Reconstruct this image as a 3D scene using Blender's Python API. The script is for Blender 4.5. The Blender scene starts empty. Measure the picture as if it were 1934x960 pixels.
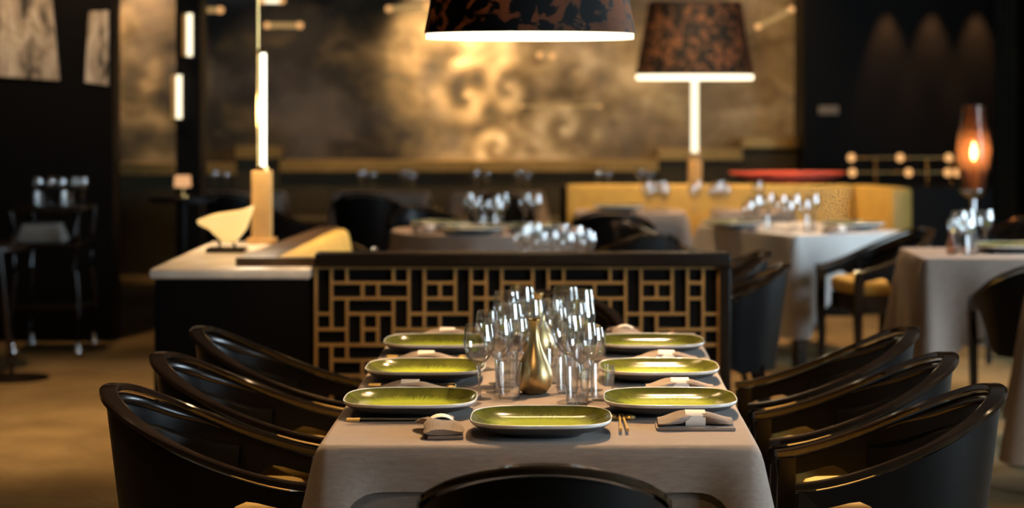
import bpy, bmesh, math, random
from mathutils import Vector, Matrix, noise
random.seed(7)
PI = math.pi
SC = bpy.context.scene
COL = SC.collection
# ------------------------------------------------------------------ camera
F, HX, HY, CH = 4000.0, 1059.0, 165.0, 1.576      # focal length and vanishing point in pixels of 1934x960, eye height
cam = bpy.data.cameras.new('camera'); camo = bpy.data.objects.new('camera', cam); COL.objects.link(camo)
camo.location = (0, 0, CH); camo.rotation_euler = (PI/2, 0, 0)
cam.sensor_width = 36; cam.lens = F/1934*36
cam.shift_x = (967-HX)/1934; cam.shift_y = -(480-HY)/1934
cam.clip_start = .05; cam.clip_end = 100
cam.dof.use_dof = True; cam.dof.focus_distance = 5.15; cam.dof.aperture_fstop = 2.5
SC.camera = camo
# ------------------------------------------------------------------ world (daylight outside the windows) and exposure
wd = bpy.data.worlds.new('world'); SC.world = wd; wd.use_nodes = True
wd.node_tree.nodes['Background'].inputs[0].default_value = (.70, .88, 1.0, 1)
wd.node_tree.nodes['Background'].inputs[1].default_value = 14.0
vs = SC.view_settings
vs.view_transform = 'Standard'; vs.look = 'None'; vs.gamma = 1; vs.use_curve_mapping = False; vs.exposure = 0.62
cy = SC.cycles
cy.max_bounces = 14; cy.transparent_max_bounces = 96; cy.transmission_bounces = 10; cy.glossy_bounces = 5; cy.diffuse_bounces = 4
cy.use_denoising = True; cy.sample_clamp_indirect = 4.0; cy.caustics_reflective = False; cy.caustics_refractive = False
WARM = (1.0, .66, .34); AMBER = (1.0, .5, .18)

def W(px, py, D):
    """point at depth D on the ray through photo pixel px, py"""
    return Vector(((px-HX)/F*D, D, CH-(py-HY)/F*D))
# ------------------------------------------------------------------ materials
MATS = {}
class NT:
    def __init__(s, name):
        s.m = bpy.data.materials.new(name); s.m.use_nodes = True
        s.t = s.m.node_tree; s.t.nodes.clear()
        s.out = s.t.nodes.new('ShaderNodeOutputMaterial')
    def n(s, typ, **kw):
        nd = s.t.nodes.new(typ)
        for k, v in kw.items():
            if k.startswith('i_'):
                key = k[2:]
                key = int(key) if key.isdigit() else key.replace('_', ' ')
                s.set(nd.inputs[key], v)
            else: setattr(nd, k, v)
        return nd
    def set(s, inp, v):
        if isinstance(v, bpy.types.NodeSocket): s.t.links.new(v, inp)
        elif isinstance(v, bpy.types.Node): s.t.links.new(v.outputs[0], inp)
        else:
            if isinstance(v, tuple) and len(v) == 3 and len(inp.default_value) == 4: v = v+(1,)
            inp.default_value = v
    def math(s, op, a, b=None, c=None, clamp=False):
        nd = s.n('ShaderNodeMath', operation=op, use_clamp=clamp); s.set(nd.inputs[0], a)
        if b is not None: s.set(nd.inputs[1], b)
        if c is not None: s.set(nd.inputs[2], c)
        return nd.outputs[0]
    def mix(s, f, a, b):
        nd = s.n('ShaderNodeMix', data_type='RGBA'); s.set(nd.inputs[0], f); s.set(nd.inputs[6], a); s.set(nd.inputs[7], b)
        return nd.outputs[2]
    def ramp(s, f, stops):
        nd = s.n('ShaderNodeValToRGB'); s.set(nd.inputs[0], f)
        e = nd.color_ramp.elements
        while len(e) < len(stops): e.new(.5)
        for k, (p, c) in enumerate(stops):
            e[k].position = p; e[k].color = c+(1,) if isinstance(c, tuple) else (c, c, c, 1)
        return nd.outputs[0]
    def coord(s, which='Object', scale=(1, 1, 1), loc=(0, 0, 0)):
        tc = s.n('ShaderNodeTexCoord'); mp = s.n('ShaderNodeMapping')
        s.t.links.new(tc.outputs[which], mp.inputs[0]); mp.inputs[1].default_value = loc; mp.inputs[3].default_value = scale
        return mp.outputs[0]
    def noise(s, vec, scale=5, detail=3, rough=.55, dist=0):
        nd = s.n('ShaderNodeTexNoise'); s.set(nd.inputs['Vector'], vec)
        nd.inputs['Scale'].default_value = scale; nd.inputs['Detail'].default_value = detail
        nd.inputs['Roughness'].default_value = rough; nd.inputs['Distortion'].default_value = dist
        return nd.outputs[0]
    def bump(s, h, strength=.2, dist=.002):
        nd = s.n('ShaderNodeBump'); s.set(nd.inputs['Height'], h); nd.inputs['Strength'].default_value = strength; nd.inputs['Distance'].default_value = dist
        return nd.outputs[0]
    def bsdf(s, **kw):
        nd = s.n('ShaderNodeBsdfPrincipled')
        for k, v in kw.items(): s.set(nd.inputs[k.replace('_', ' ')], v)
        return nd
    def done(s, sh):
        s.t.links.new(sh.outputs[0] if isinstance(sh, bpy.types.Node) else sh, s.out.inputs[0]); MATS[s.m.name] = s.m; return s.m

def simple(name, col, rough=.5, metal=0, var=.12, nscale=8, bump=0, bscale=200, **kw):
    t = NT(name); co = t.coord()
    nz = t.noise(co, nscale, 3)
    c = t.mix(t.ramp(nz, [(.3, 0.0), (.7, 1.0)]), tuple(x*(1-var) for x in col), tuple(min(1, x*(1+var)) for x in col))
    args = dict(Base_Color=c, Roughness=rough, Metallic=metal, **kw)
    if bump: args['Normal'] = t.bump(t.noise(co, bscale, 2), bump)
    return t.done(t.bsdf(**args))

def emit(name, col, strength):
    t = NT(name); return t.done(t.n('ShaderNodeEmission', i_0=col, i_1=strength))

simple('lacquer', (.012, .0075, .005), .25, nscale=30, Specular_IOR_Level=.45)
simple('rail_wood', (.018, .0105, .006), .11, var=.25, nscale=25, Specular_IOR_Level=.6)
simple('leather', (.006, .0055, .0055), .36, bump=.10, bscale=350, Specular_IOR_Level=.18)
simple('black_panel', (.0035, .003, .003), .5, Specular_IOR_Level=.12)
simple('mustard', (.56, .36, .085), .55, bump=.15, bscale=300)
simple('olive', (.055, .042, .018), .7, bump=.1)
simple('marble', (.70, .62, .52), .25, var=.2, nscale=5)
simple('gold_trim', (.60, .38, .13), .35, metal=.6)
simple('brass', (.65, .42, .16), .22, metal=1)
simple('gold', (.85, .58, .2), .34, metal=.85)
simple('chrome', (.7, .7, .72), .12, metal=1)
simple('wood_cap', (.07, .038, .018), .35, var=.3, nscale=14)
simple('honey_wood', (.60, .36, .13), .35, var=.15, nscale=10)
simple('slat_gold', (.42, .24, .08), .4, metal=.2)
simple('plaster_dark', (.02, .016, .013), .8)
simple('ceiling_paint', (.05, .042, .034), .9)
simple('pale_band', (.82, .74, .66), .8, var=.04, bump=.15)
simple('porcelain', (.72, .68, .62), .2, var=.03, Coat_Weight=.3)
simple('shaded_underside', (.07, .07, .075), .3, var=.1)  # plate body: dark colour stands in for the shade under the rim
simple('red_glass', (.85, .14, .09), .25, var=.25, nscale=4)
simple('linen_grey', (.30, .27, .24), .9)
simple('drape', (.32, .36, .34), .85)
simple('candle_wax', (.8, .66, .42), .5)
simple('bread', (.80, .60, .36), .7)
emit('tube_white', (1.0, .93, .72), 3.0)
emit('tube_warm', (1.0, .86, .58), 1.3)
emit('tube_amber', (1.0, .60, .22), .30)
emit('bulb_amber', (1.0, .50, .18), .75)
emit('flame', (1.0, .72, .35), 40)
emit('diffuser', (1.0, .82, .55), 2.2)
emit('downlight_lens', (1.0, .8, .55), 8)

def cloth_mat(name, a, b):
    t = NT(name); co = t.coord()
    wx = t.n('ShaderNodeTexWave', wave_type='BANDS', bands_direction='X', i_Scale=260.0, i_Distortion=1.5); t.set(wx.inputs['Vector'], co)
    wy = t.n('ShaderNodeTexWave', wave_type='BANDS', bands_direction='Y', i_Scale=260.0, i_Distortion=1.5); t.set(wy.inputs['Vector'], co)
    slub = t.noise(t.coord(scale=(6, 60, 30)), 4, 4)
    c = t.mix(t.ramp(slub, [(.3, 0.), (.7, 1.)]), a, b)
    h = t.math('ADD', t.math('ADD', wx.outputs[1], wy.outputs[1]), t.math('MULTIPLY', t.noise(co, 9, 3), 6.0))
    return t.done(t.bsdf(Base_Color=c, Roughness=.9, Specular_IOR_Level=.2, Sheen_Weight=.15, Normal=t.bump(h, .25, .002)))
cloth_mat('taupe_cloth', (.27, .205, .165), (.34, .265, .215))
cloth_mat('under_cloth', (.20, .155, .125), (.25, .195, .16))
cloth_mat('pale_cloth', (.55, .52, .49), (.62, .58, .55))
cloth_mat('napkin_cloth', (.24, .18, .145), (.31, .24, .195))

def glass_mat(name, tint, base, edge):
    t = NT(name)
    lw = t.n('ShaderNodeLayerWeight', i_0=.5)
    fac = t.math('ADD', t.math('MULTIPLY', t.math('POWER', lw.outputs[1], 4.0), edge), base, clamp=True)
    tr = t.n('ShaderNodeBsdfTransparent', i_0=tint); gl = t.n('ShaderNodeBsdfGlossy', i_0=(1, 1, 1), i_1=.012)
    rf = t.n('ShaderNodeBsdfRefraction', i_0=(1, 1, 1), i_1=.0, i_2=1.45)
    body = t.n('ShaderNodeMixShader', i_0=t.math('MULTIPLY', t.math('POWER', lw.outputs[1], 2.5), 0.0 if base < .05 else .85), i_1=tr, i_2=rf)
    return t.done(t.n('ShaderNodeMixShader', i_0=fac, i_1=body, i_2=gl))
glass_mat('thin_glass', (.99, .99, .985), .12, .35)
glass_mat('window_glass', (.98, .99, 1.0), .04, .5)
t = NT('solid_glass'); t.done(t.bsdf(Base_Color=(1, 1, 1), Roughness=.02, Transmission_Weight=1.0, IOR=1.45))
t = NT('amber_glass'); fr = t.n('ShaderNodeFresnel', i_IOR=1.4)
tl = t.n('ShaderNodeBsdfTranslucent', i_0=(.6, .33, .2)); gl = t.n('ShaderNodeBsdfGlossy', i_1=.2); tp = t.n('ShaderNodeBsdfTransparent', i_0=(.92, .66, .48))
m1 = t.n('ShaderNodeMixShader', i_0=.72, i_1=tl, i_2=tp); t.done(t.n('ShaderNodeMixShader', i_0=fr, i_1=m1, i_2=gl))

# carpet
t = NT('carpet'); co = t.coord()
w = t.n('ShaderNodeTexWave', wave_type='BANDS', bands_direction='DIAGONAL', i_Scale=9.0, i_Distortion=2.0); t.set(w.inputs['Vector'], co)
n1 = t.noise(co, 2.2, 4); n2 = t.noise(co, 120, 2)
c = t.mix(t.ramp(n1, [(.35, 0.), (.65, 1.)]), (.16, .105, .045), (.26, .175, .08))
c = t.mix(t.math('MULTIPLY', w.outputs[1], .35), c, (.10, .07, .035))
t.done(t.bsdf(Base_Color=c, Roughness=.95, Specular_IOR_Level=.1, Normal=t.bump(t.math('ADD', n2, w.outputs[1]), .5, .004)))

# green glaze plate: lime well, dark streaky glaze towards the rim
t = NT('green_glaze'); tc = t.n('ShaderNodeTexCoord'); sx = t.n('ShaderNodeSeparateXYZ', i_0=tc.outputs['Object'])
def p4(a, s): return t.math('POWER', t.math('ABSOLUTE', t.math('DIVIDE', a, s)), 3.0)
r4 = t.math('POWER', t.math('ADD', p4(sx.outputs[0], .166), p4(sx.outputs[1], .158)), 1/3)
ang = t.math('ARCTAN2', sx.outputs[1], sx.outputs[0])
cb = t.n('ShaderNodeCombineXYZ'); t.set(cb.inputs[0], t.math('MULTIPLY', ang, 14.0)); t.set(cb.inputs[1], t.math('MULTIPLY', r4, 1.5))
st = t.noise(cb.outputs[0], 1.6, 3); bl = t.noise(tc.outputs['Object'], 22, 3)
e = t.math('ADD', r4, t.math('MULTIPLY', t.math('SUBTRACT', st, .5), .30))
c = t.ramp(e, [(.0, (.42, .50, .055)), (.58, (.37, .45, .04)), (.74, (.14, .19, .016)), (.85, (.015, .018, .004))])
c = t.mix(t.math('MULTIPLY', bl, .35), c, (.40, .40, .06))
t.done(t.bsdf(Base_Color=c, Roughness=.15, Specular_IOR_Level=.10))

# damask lamp shade: black flock on copper cloth
t = NT('damask'); co = t.coord()
nz = t.noise(co, 17, 2.5, .5, .8); msk = t.ramp(nz, [(.50, 0.0), (.56, 1.0)])
d = t.bsdf(Base_Color=t.mix(msk, (.006, .005, .005), (.14, .075, .045)), Roughness=.7, Specular_IOR_Level=.2)
tl = t.n('ShaderNodeBsdfTranslucent', i_0=(.14, .075, .042))
t.done(t.n('ShaderNodeMixShader', i_0=t.math('MULTIPLY', msk, .55), i_1=d, i_2=tl))

# birch-like panel
t = NT('bark_panel'); co = t.coord(scale=(3, 1, 1.2))
nz = t.noise(co, 3.0, 6, .7, 1.0)
t.done(t.bsdf(Base_Color=t.ramp(nz, [(.38, (.02, .016, .012)), (.50, (.32, .25, .18)), (.7, (.62, .53, .42))]), Roughness=.8))

# mural: painted clouds and curls
t = NT('mural'); tc = t.n('ShaderNodeTexCoord'); sp = t.n('ShaderNodeSeparateXYZ', i_0=tc.outputs['Object'])
X, Z = sp.outputs[0], sp.outputs[2]
big = t.noise(t.coord(scale=(.55, 1, 1.1), loc=(3.1, 0, .6)), 1.6, 5, .55, .6)
mid = t.noise(t.coord(loc=(1.7, 0, 2.2)), 4.5, 5, .6, .8)
v = t.math('ADD', t.math('MULTIPLY', big, .75), t.math('MULTIPLY', mid, .35))
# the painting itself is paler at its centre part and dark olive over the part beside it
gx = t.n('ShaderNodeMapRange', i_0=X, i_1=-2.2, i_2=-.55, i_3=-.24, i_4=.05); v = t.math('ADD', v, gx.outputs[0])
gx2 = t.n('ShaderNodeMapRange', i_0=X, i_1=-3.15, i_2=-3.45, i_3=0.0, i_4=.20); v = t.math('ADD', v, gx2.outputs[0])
def curl(cx, cz, R, k, tw, amt, v):
    dx = t.math('SUBTRACT', X, cx); dz = t.math('SUBTRACT', Z, cz)
    r = t.math('SQRT', t.math('ADD', t.math('MULTIPLY', dx, dx), t.math('MULTIPLY', dz, dz)))
    a = t.math('ARCTAN2', dz, dx)
    s = t.math('SINE', t.math('ADD', t.math('MULTIPLY', r, k), t.math('MULTIPLY', a, tw)))
    fall = t.math('SUBTRACT', 1.0, t.math('DIVIDE', r, R), clamp=True)
    fall = t.math('POWER', fall, .6)
    return t.math('ADD', v, t.math('MULTIPLY', t.math('MULTIPLY', s, fall), amt))
for (px, py, R, k, tw, amt) in ((962, 170, .34, 26, 1, .14), (938, 278, .26, 30, -1, .14), (1065, 240, .42, 22, -1, .12), (880, 185, .40, 20, 1, .15),
                                (860, 110, .5, 14, -1, .10), (1160, 225, .4, 20, 1, .08), (330, 190, .5, 16, 1, .09), (270, 150, .45, 15, -1, .09), (560, 180, .6, 12, 1, .07), (1090, 130, .4, 18, -1, .09)):
    p = W(px, py, 18.0); v = curl(p.x, p.z, R, k, tw, amt, v)
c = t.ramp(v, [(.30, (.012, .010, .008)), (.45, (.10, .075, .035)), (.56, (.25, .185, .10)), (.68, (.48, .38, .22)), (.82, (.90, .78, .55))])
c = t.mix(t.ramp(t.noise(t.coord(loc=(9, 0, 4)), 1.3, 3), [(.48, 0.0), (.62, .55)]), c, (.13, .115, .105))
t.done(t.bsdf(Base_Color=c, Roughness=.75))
# brushed brass vase
t = NT('brushed_brass'); nz = t.noise(t.coord(scale=(1, 1, .06)), 160, 3)
t.done(t.bsdf(Base_Color=t.mix(nz, (.55, .38, .16), (.78, .57, .28)), Metallic=1.0, Roughness=.33, Normal=t.bump(nz, .12, .001)))

# ------------------------------------------------------------------ geometry helpers
def thing(name, label, cat, loc=(0, 0, 0), rotz=0, group=None):
    o = bpy.data.objects.new(name, None); COL.objects.link(o); o.empty_display_size = .1
    o.location = loc; o.rotation_euler = (0, 0, rotz); return tag(o, label, cat, group)
def tag(o, label=None, cat=None, group=None, kind=None):
    if label: o['label'] = label
    if cat: o['category'] = cat
    if group: o['group'] = group
    if kind: o['kind'] = kind
    return o
def dup(root, loc, rotz=0, label=None, group=None, scale=None):
    r = root.copy(); COL.objects.link(r); r.location = loc; r.rotation_euler = (0, 0, rotz)
    if scale: r.scale = scale
    if label: r['label'] = label
    if group: r['group'] = group
    for ch in list(root.children):
        c = ch.copy(); COL.objects.link(c); c.parent = r
        for g in ch.children:
            d = g.copy(); COL.objects.link(d); d.parent = c
    return r
class MB:
    def __init__(s): s.v = []; s.f = []
    def add(s, vs, fs):
        b = len(s.v); s.v += [tuple(x) for x in vs]; s.f += [tuple(b+i for i in f) for f in fs]; return s
    def box(s, c, d, rot=None, bev=0):
        x, y, z = d[0]/2, d[1]/2, d[2]/2
        if not bev:
            vs = [Vector((i*x, j*y, k*z)) for k in (-1, 1) for j in (-1, 1) for i in (-1, 1)]
            fs = [(0, 2, 3, 1), (4, 5, 7, 6), (0, 1, 5, 4), (2, 6, 7, 3), (0, 4, 6, 2), (1, 3, 7, 5)]
        else:
            bm = bmesh.new(); bmesh.ops.create_cube(bm, size=1); bmesh.ops.scale(bm, vec=d, verts=bm.verts)
            bmesh.ops.bevel(bm, geom=bm.edges[:], offset=bev, segments=2, profile=.6, affect='EDGES')
            bm.verts.index_update(); vs = [v.co.copy() for v in bm.verts]; fs = [[v.index for v in f.verts] for f in bm.faces]; bm.free()
        if rot is not None: vs = [rot @ v for v in vs]
        return s.add([v+Vector(c) for v in vs], fs)
    def loft(s, rings, caps=True, closed=False):
        n = len(rings[0]); vs = [p for r in rings for p in r]; fs = []
        m = len(rings)
        for i in range(m if closed else m-1):
            for j in range(n):
                a, b = i*n+j, i*n+(j+1) % n; c, d = ((i+1) % m)*n+(j+1) % n, ((i+1) % m)*n+j
                fs.append((a, b, c, d))
        if caps and not closed: fs += [tuple(range(n-1, -1, -1)), tuple((m-1)*n+j for j in range(n))]
        return s.add(vs, fs)
    def sheet(s, rows):
        n = len(rows[0]); fs = [(i*n+j, i*n+j+1, (i+1)*n+j+1, (i+1)*n+j) for i in range(len(rows)-1) for j in range(n-1)]
        return s.add([p for r in rows for p in r], fs)
    def lathe(s, prof, seg=32, c=(0, 0, 0)):
        rings = [[(c[0]+max(r, 1e-5)*math.cos(2*PI*j/seg), c[1]+max(r, 1e-5)*math.sin(2*PI*j/seg), c[2]+z) for j in range(seg)] for r, z in prof]
        return s.loft(rings, caps=True)
    def tube(s, path, rad, seg=10, flat=1.0):
        P = [Vector(p) for p in path]; rings = []
        for i, p in enumerate(P):
            d = (P[min(i+1, len(P)-1)]-P[max(i-1, 0)]).normalized()
            u = d.cross(Vector((0, 0, 1))); u = Vector((1, 0, 0)) if u.length < 1e-4 else u.normalized(); w = d.cross(u)
            r = rad[i] if isinstance(rad, (list, tuple)) else rad
            rings.append([p+r*(math.cos(2*PI*k/seg)*u+flat*math.sin(2*PI*k/seg)*w) for k in range(seg)])
        return s.loft(rings)
    def build(s, name, mat, parent=None, smooth=True, angle=40, loc=None):
        me = bpy.data.meshes.new(name); me.from_pydata(s.v, [], s.f)
        bm = bmesh.new(); bm.from_mesh(me); bmesh.ops.remove_doubles(bm, verts=bm.verts, dist=1e-6)
        bmesh.ops.recalc_face_normals(bm, faces=bm.faces); bm.to_mesh(me); bm.free()
        if smooth:
            me.polygons.foreach_set('use_smooth', [True]*len(me.polygons)); me.set_sharp_from_angle(angle=math.radians(angle))
        me.materials.append(MATS[mat])
        o = bpy.data.objects.new(name, me); COL.objects.link(o)
        if parent: o.parent = parent
        if loc: o.location = loc
        return o
def struct(name, mb, mat, label=None):
    o = mb.build(name, mat, None, False); o['kind'] = 'structure'
    if label: o['label'] = label
    return o
def light(name, typ, parent, loc, energy, color, target=None, size=.05, spot=60, blend=.6):
    l = bpy.data.lights.new(name, typ); l.energy = energy; l.color = color; l.shadow_soft_size = size
    o = bpy.data.objects.new(name, l); COL.objects.link(o); o.parent = parent; o.location = loc
    if typ == 'SPOT':
        l.spot_size = math.radians(spot); l.spot_blend = blend
        d = (Vector(target)-(Vector(loc)+(parent.location if parent else Vector()))); o.rotation_euler = d.to_track_quat('-Z', 'Y').to_euler()
    return o
def face(dx, dy): return math.atan2(dy, dx)-PI/2

# ------------------------------------------------------------------ room shell
XL, XR, YF, YB, H = -6.0, 4.6, -3.0, 18.1, 3.3
struct('floor', MB().box(((XL+XR)/2, (YF+YB)/2, -.05), (XR-XL+.4, YB-YF+.4, .1)), 'carpet', 'patterned tan carpet over the whole dining room')
struct('ceiling', MB().box(((XL+XR)/2, (YF+YB)/2, H+.05), (XR-XL+.4, YB-YF+.4, .1)), 'ceiling_paint', 'dark painted ceiling of the dining room')
struct('wall_left', MB().box((XL-.1, (YF+YB)/2, H/2), (.2, YB-YF+.4, H)), 'plaster_dark', 'dark plaster side wall')
struct('wall_front', MB().box(((XL+XR)/2, YF-.1, H/2), (XR-XL, .2, H)), 'plaster_dark', 'dark plaster end wall')
struct('wall_back', MB().box(((XL+XR)/2, YB+.1, H/2), (XR-XL, .2, H)), 'plaster_dark', 'dark plaster wall behind the mural')
# window wall
WIN = [(y, y+2.3) for y in (2.7, 8.9)]; WZ0, WZ1 = .55, 2.75
mb = MB().box((XR+.1, (YF+YB)/2, WZ0/2), (.2, YB-YF+.4, WZ0)).box((XR+.1, (YF+YB)/2, (WZ1+H)/2), (.2, YB-YF+.4, H-WZ1))
ys = [YF-.2]+[v for w in WIN for v in w]+[YB+.2]
for i in range(0, len(ys), 2): mb.box((XR+.1, (ys[i]+ys[i+1])/2, (WZ0+WZ1)/2), (.2, ys[i+1]-ys[i], WZ1-WZ0))
struct('wall_right', mb, 'plaster_dark', 'dark plaster wall with tall windows')
for i, (a, b) in enumerate(WIN):
    mb = MB(); yc = (a+b)/2
    for yy in (a+.03, b-.03): mb.box((XR+.08, yy, (WZ0+WZ1)/2), (.08, .06, WZ1-WZ0))
    for zz in (WZ0+.03, WZ1-.03): mb.box((XR+.08, yc, zz), (.08, b-a-.12, .06))
    mb.box((XR+.08, yc, 2.1), (.05, b-a-.12, .035))
    w = struct('window_%d' % (i+1), mb, 'lacquer', 'tall black framed window in the side wall')
    MB().box((XR+.08, yc, (2.0825+WZ0+.06)/2), (.008, b-a-.12, 2.0825-WZ0-.06)).build('pane', 'window_glass', w, False)
    MB().box((XR+.08, yc, (2.1175+WZ1-.06)/2), (.008, b-a-.12, WZ1-.06-2.1175)).build('pane', 'window_glass', w, False)
    lp = bpy.data.lights.new('daylight_portal', 'AREA'); lp.shape = 'RECTANGLE'; lp.size = b-a; lp.size_y = WZ1-WZ0; lp.cycles.is_portal = True
    lo = bpy.data.objects.new('daylight_portal', lp); COL.objects.link(lo); lo.location = (XR+.19, yc, (WZ0+WZ1)/2); lo.rotation_euler = (0, PI/2, 0); lo.rotation_euler = Vector((-1, 0, 0)).to_track_quat('-Z', 'Z').to_euler(); lo['kind'] = 'helper'
    lo.parent = w

# back wall: mural, stepped ledges, upholstered wall below, pier
D = 18.0
mx0, mx1 = W(205, 0, D).x, W(1518, 0, D).x
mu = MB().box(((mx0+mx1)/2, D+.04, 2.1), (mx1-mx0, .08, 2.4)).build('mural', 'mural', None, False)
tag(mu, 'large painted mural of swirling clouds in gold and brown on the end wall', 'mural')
steps = [(205, 330, 318, 8), (375, 445, 318, 8), (445, 527, 288, 9), (527, 1243, 314, 10), (1243, 1402, 290, 8), (1402, 1518, 267, 8)]
for i, (a, b, y, hpx) in enumerate(steps):
    p, q = W(a, y, D-.30), W(b, y, D-.30); zt = p.z+hpx/F*D
    o = struct('trim_%d' % (i+1), MB().box(((p.x+q.x)/2, D-.15, zt-.045), (q.x-p.x, .30, .09)), 'gold_trim', 'gilded ledge below the mural')
    o2 = MB().box(((p.x+q.x)/2, D-.13, (zt-.09)/2), (q.x-p.x, .26, zt-.09)).build('upholstered_panel', 'olive', o, False)
sb = thing('wall_bench', 'long olive upholstered bench running under the mural ledge', 'bench', ((W(527, 0, 17).x+W(1040, 0, 17).x)/2, 17.45, 0))
L = W(1040, 0, 17).x-W(400, 0, 17).x
MB().box((-.2, 0, .44), (L, .5, .12), bev=.03).build('seat', 'olive', sb); MB().box((-.2, .02, .19), (L, .44, .38)).build('base', 'wood_cap', sb, False)
pa, pb = W(1518, 0, 17.2).x, W(1880, 0, 17.2).x
struct('wall_pier', MB().box(((pa+pb)/2, 17.55, H/2), (pb-pa, .7, H)), 'black_panel', 'black panelled pier beside the mural')
p = W(1565, 208, 17.17)
tag(MB().box(p, (.16, .02, .07), bev=.005).build('wall_plaque', 'linen_grey'), 'small grey plaque on the black pier', 'plaque')
for px in (1680, 1765, 1850):
    q = W(px, -38, 17.06)
    t_ = thing('wall_downlight', 'small black cylinder downlight on the black pier', 'wall light', q, 0, 'downlights on the pier')
    MB().lathe([(0, 0), (.03, 0), (.035, .01), (.035, .13), (.03, .14), (0, .14)], 20).build('housing', 'black_panel', t_)
    MB().box((0, .08, .07), (.03, .12, .03)).build('bracket', 'black_panel', t_, False)
    MB().lathe([(0, -.004), (.026, -.004), (.026, .0), (0, .0)], 20).build('lens', 'downlight_lens', t_)
    light('downlight_beam', 'SPOT', t_, (0, 0, -.02), 90, AMBER, (q.x, 17.2, q.z-.9), .02, 42, .9)
dr = MB(); rows = []
for zz in (0.02, 2.9):
    rows.append([(W(1880, 0, 17.7).x+.008*k, 17.7+.03*math.sin(k*1.3), zz) for k in range(24)])
dr.sheet(rows)
tag(dr.build('window_drape', 'drape'), 'grey green drape hanging past the black pier', 'drape')

# ------------------------------------------------------------------ ceiling spots
def downlight(x, y, target, energy, color=WARM, spot=55, size=.03, lab='recessed ceiling spotlight'):
    t_ = thing('ceiling_downlight', lab, 'ceiling light', (x, y, H-.06))
    MB().lathe([(.05, 0), (.07, 0), (.075, .01), (.075, .06), (.05, .06)], 24).build('housing', 'black_panel', t_)
    MB().lathe([(0, .03), (.05, .03), (.05, .035), (0, .035)], 20).build('lens', 'downlight_lens', t_)
    light('downlight_beam', 'SPOT', t_, (0, 0, .0), energy, color, target, size, spot, .7); return t_
downlight(.35, 6.9, (0.0, 5.4, .75), 921, spot=44, lab='ceiling spotlight over the table end by the turned chair')
downlight(.35, 8.2, (0.0, 6.5, .75), 669, spot=40, lab='ceiling spotlight over the table end by the lattice screen')
downlight(-.3, 3.3, (-.05, 4.9, .6), 80, spot=60, lab='ceiling spotlight before the turned chair')
downlight(-.2, 6.6, (-.2, 8.6, .5), 260, spot=55, lab='added ceiling spotlight to brighten the lattice screen')  # extra spot, added only to brighten the screen front
downlight(-.2, 10.4, (-.3, 9.8, .75), 446, spot=70, lab='ceiling spotlight over the booth table')
downlight(-.4, 12.8, (-.3, 12.2, .75), 474, spot=60, lab='ceiling spotlight over the round table')
downlight(1.4, 12.8, (1.4, 12.2, .75), 558, spot=62, lab='ceiling spotlight over the angled table')
downlight(2.2, 10.9, (2.2, 10.4, .75), 418, spot=60, lab='ceiling spotlight over the table beside the amber lamp')
downlight(.8, 14.0, (1.0, 14.7, .75), 558, spot=80, lab='ceiling spotlight over the mustard banquette')
downlight(-1.5, 9.2, (-1.5, 9.3, .85), 229, spot=60, lab='ceiling spotlight over the marble counter')
downlight(-2.4, 9.5, (-2.5, 10.2, 0), 627, spot=70, lab='ceiling spotlight over the carpet beside the counter')
downlight(2.2, 6.0, (2.2, 6.2, 0), 251, spot=70, lab='ceiling spotlight over the carpet aisle')
downlight(-1.9, 5.0, (-2.0, 5.6, 0), 251, spot=70, lab='ceiling spotlight over the carpet by the side chairs')
a = W(845, 95, 18)
downlight(a.x-.1, 16.7, (a.x, 18, a.z), 1171, spot=38, lab='ceiling spotlight aimed at the middle of the mural')
a = W(285, 90, 18)
downlight(a.x, 16.9, (a.x, 18, a.z), 437, spot=36, lab='ceiling spotlight aimed at the mural end by the column')
for k_, wx in enumerate((-2.3, -1.1, .1)): downlight(wx, 16.95, (wx, 17.85, .9), 190, spot=62, lab='ceiling spotlight washing the gilded ledge, '+('by the column', 'by the post lamp', 'by the damask lamp')[k_])
downlight(1.2, 15.9, (1.1, 18, 1.3), 168, spot=80, lab='ceiling spotlight washing the mural beside the pier')
downlight(-3.0, 12.2, (-3.0, 13.0, 2.0), 195, spot=60, lab='ceiling spotlight aimed at the bark panels')

# ------------------------------------------------------------------ dining chair
def Uplan(u, k=1.0):
    """plan of the chair shell; u -1..1 from one arm front round the back to the other arm front"""
    s = 1 if u >= 0 else -1; a = abs(u)
    if a < .55:
        th = a/.55*PI/2; x, y = .255*math.sin(th), -.01-.26*math.cos(th)
    else:
        q = (a-.55)/.45; x, y = .255-.022*q*q, -.01+.275*q
    return Vector((s*x*k, (y-.05)*k+.05, 0))
def Unorm(u):
    d = (Uplan(min(1, u+.01))-Uplan(max(-1, u-.01))); n = Vector((d.y, -d.x, 0)).normalized(); return n
def rimz(y):
    q = min(1, max(0, (y+.27)/.535)); return .602+.208*(1-q)**1.5
def sm(a, b, x): q = min(1, max(0, (x-a)/(b-a))); return q*q*(3-2*q)
NU = 48
def shell_pt(u, v, off):
    top = Uplan(u); zt = rimz(top.y)-.016
    zb = .37+(zt-.045-.37)*sm(-.08, .13, top.y)
    z = zt+(zb-zt)*v
    k = 1-.16*(zt-z)/.42
    p = Uplan(u, k)+Unorm(u)*off; p.z = z; return p
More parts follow.
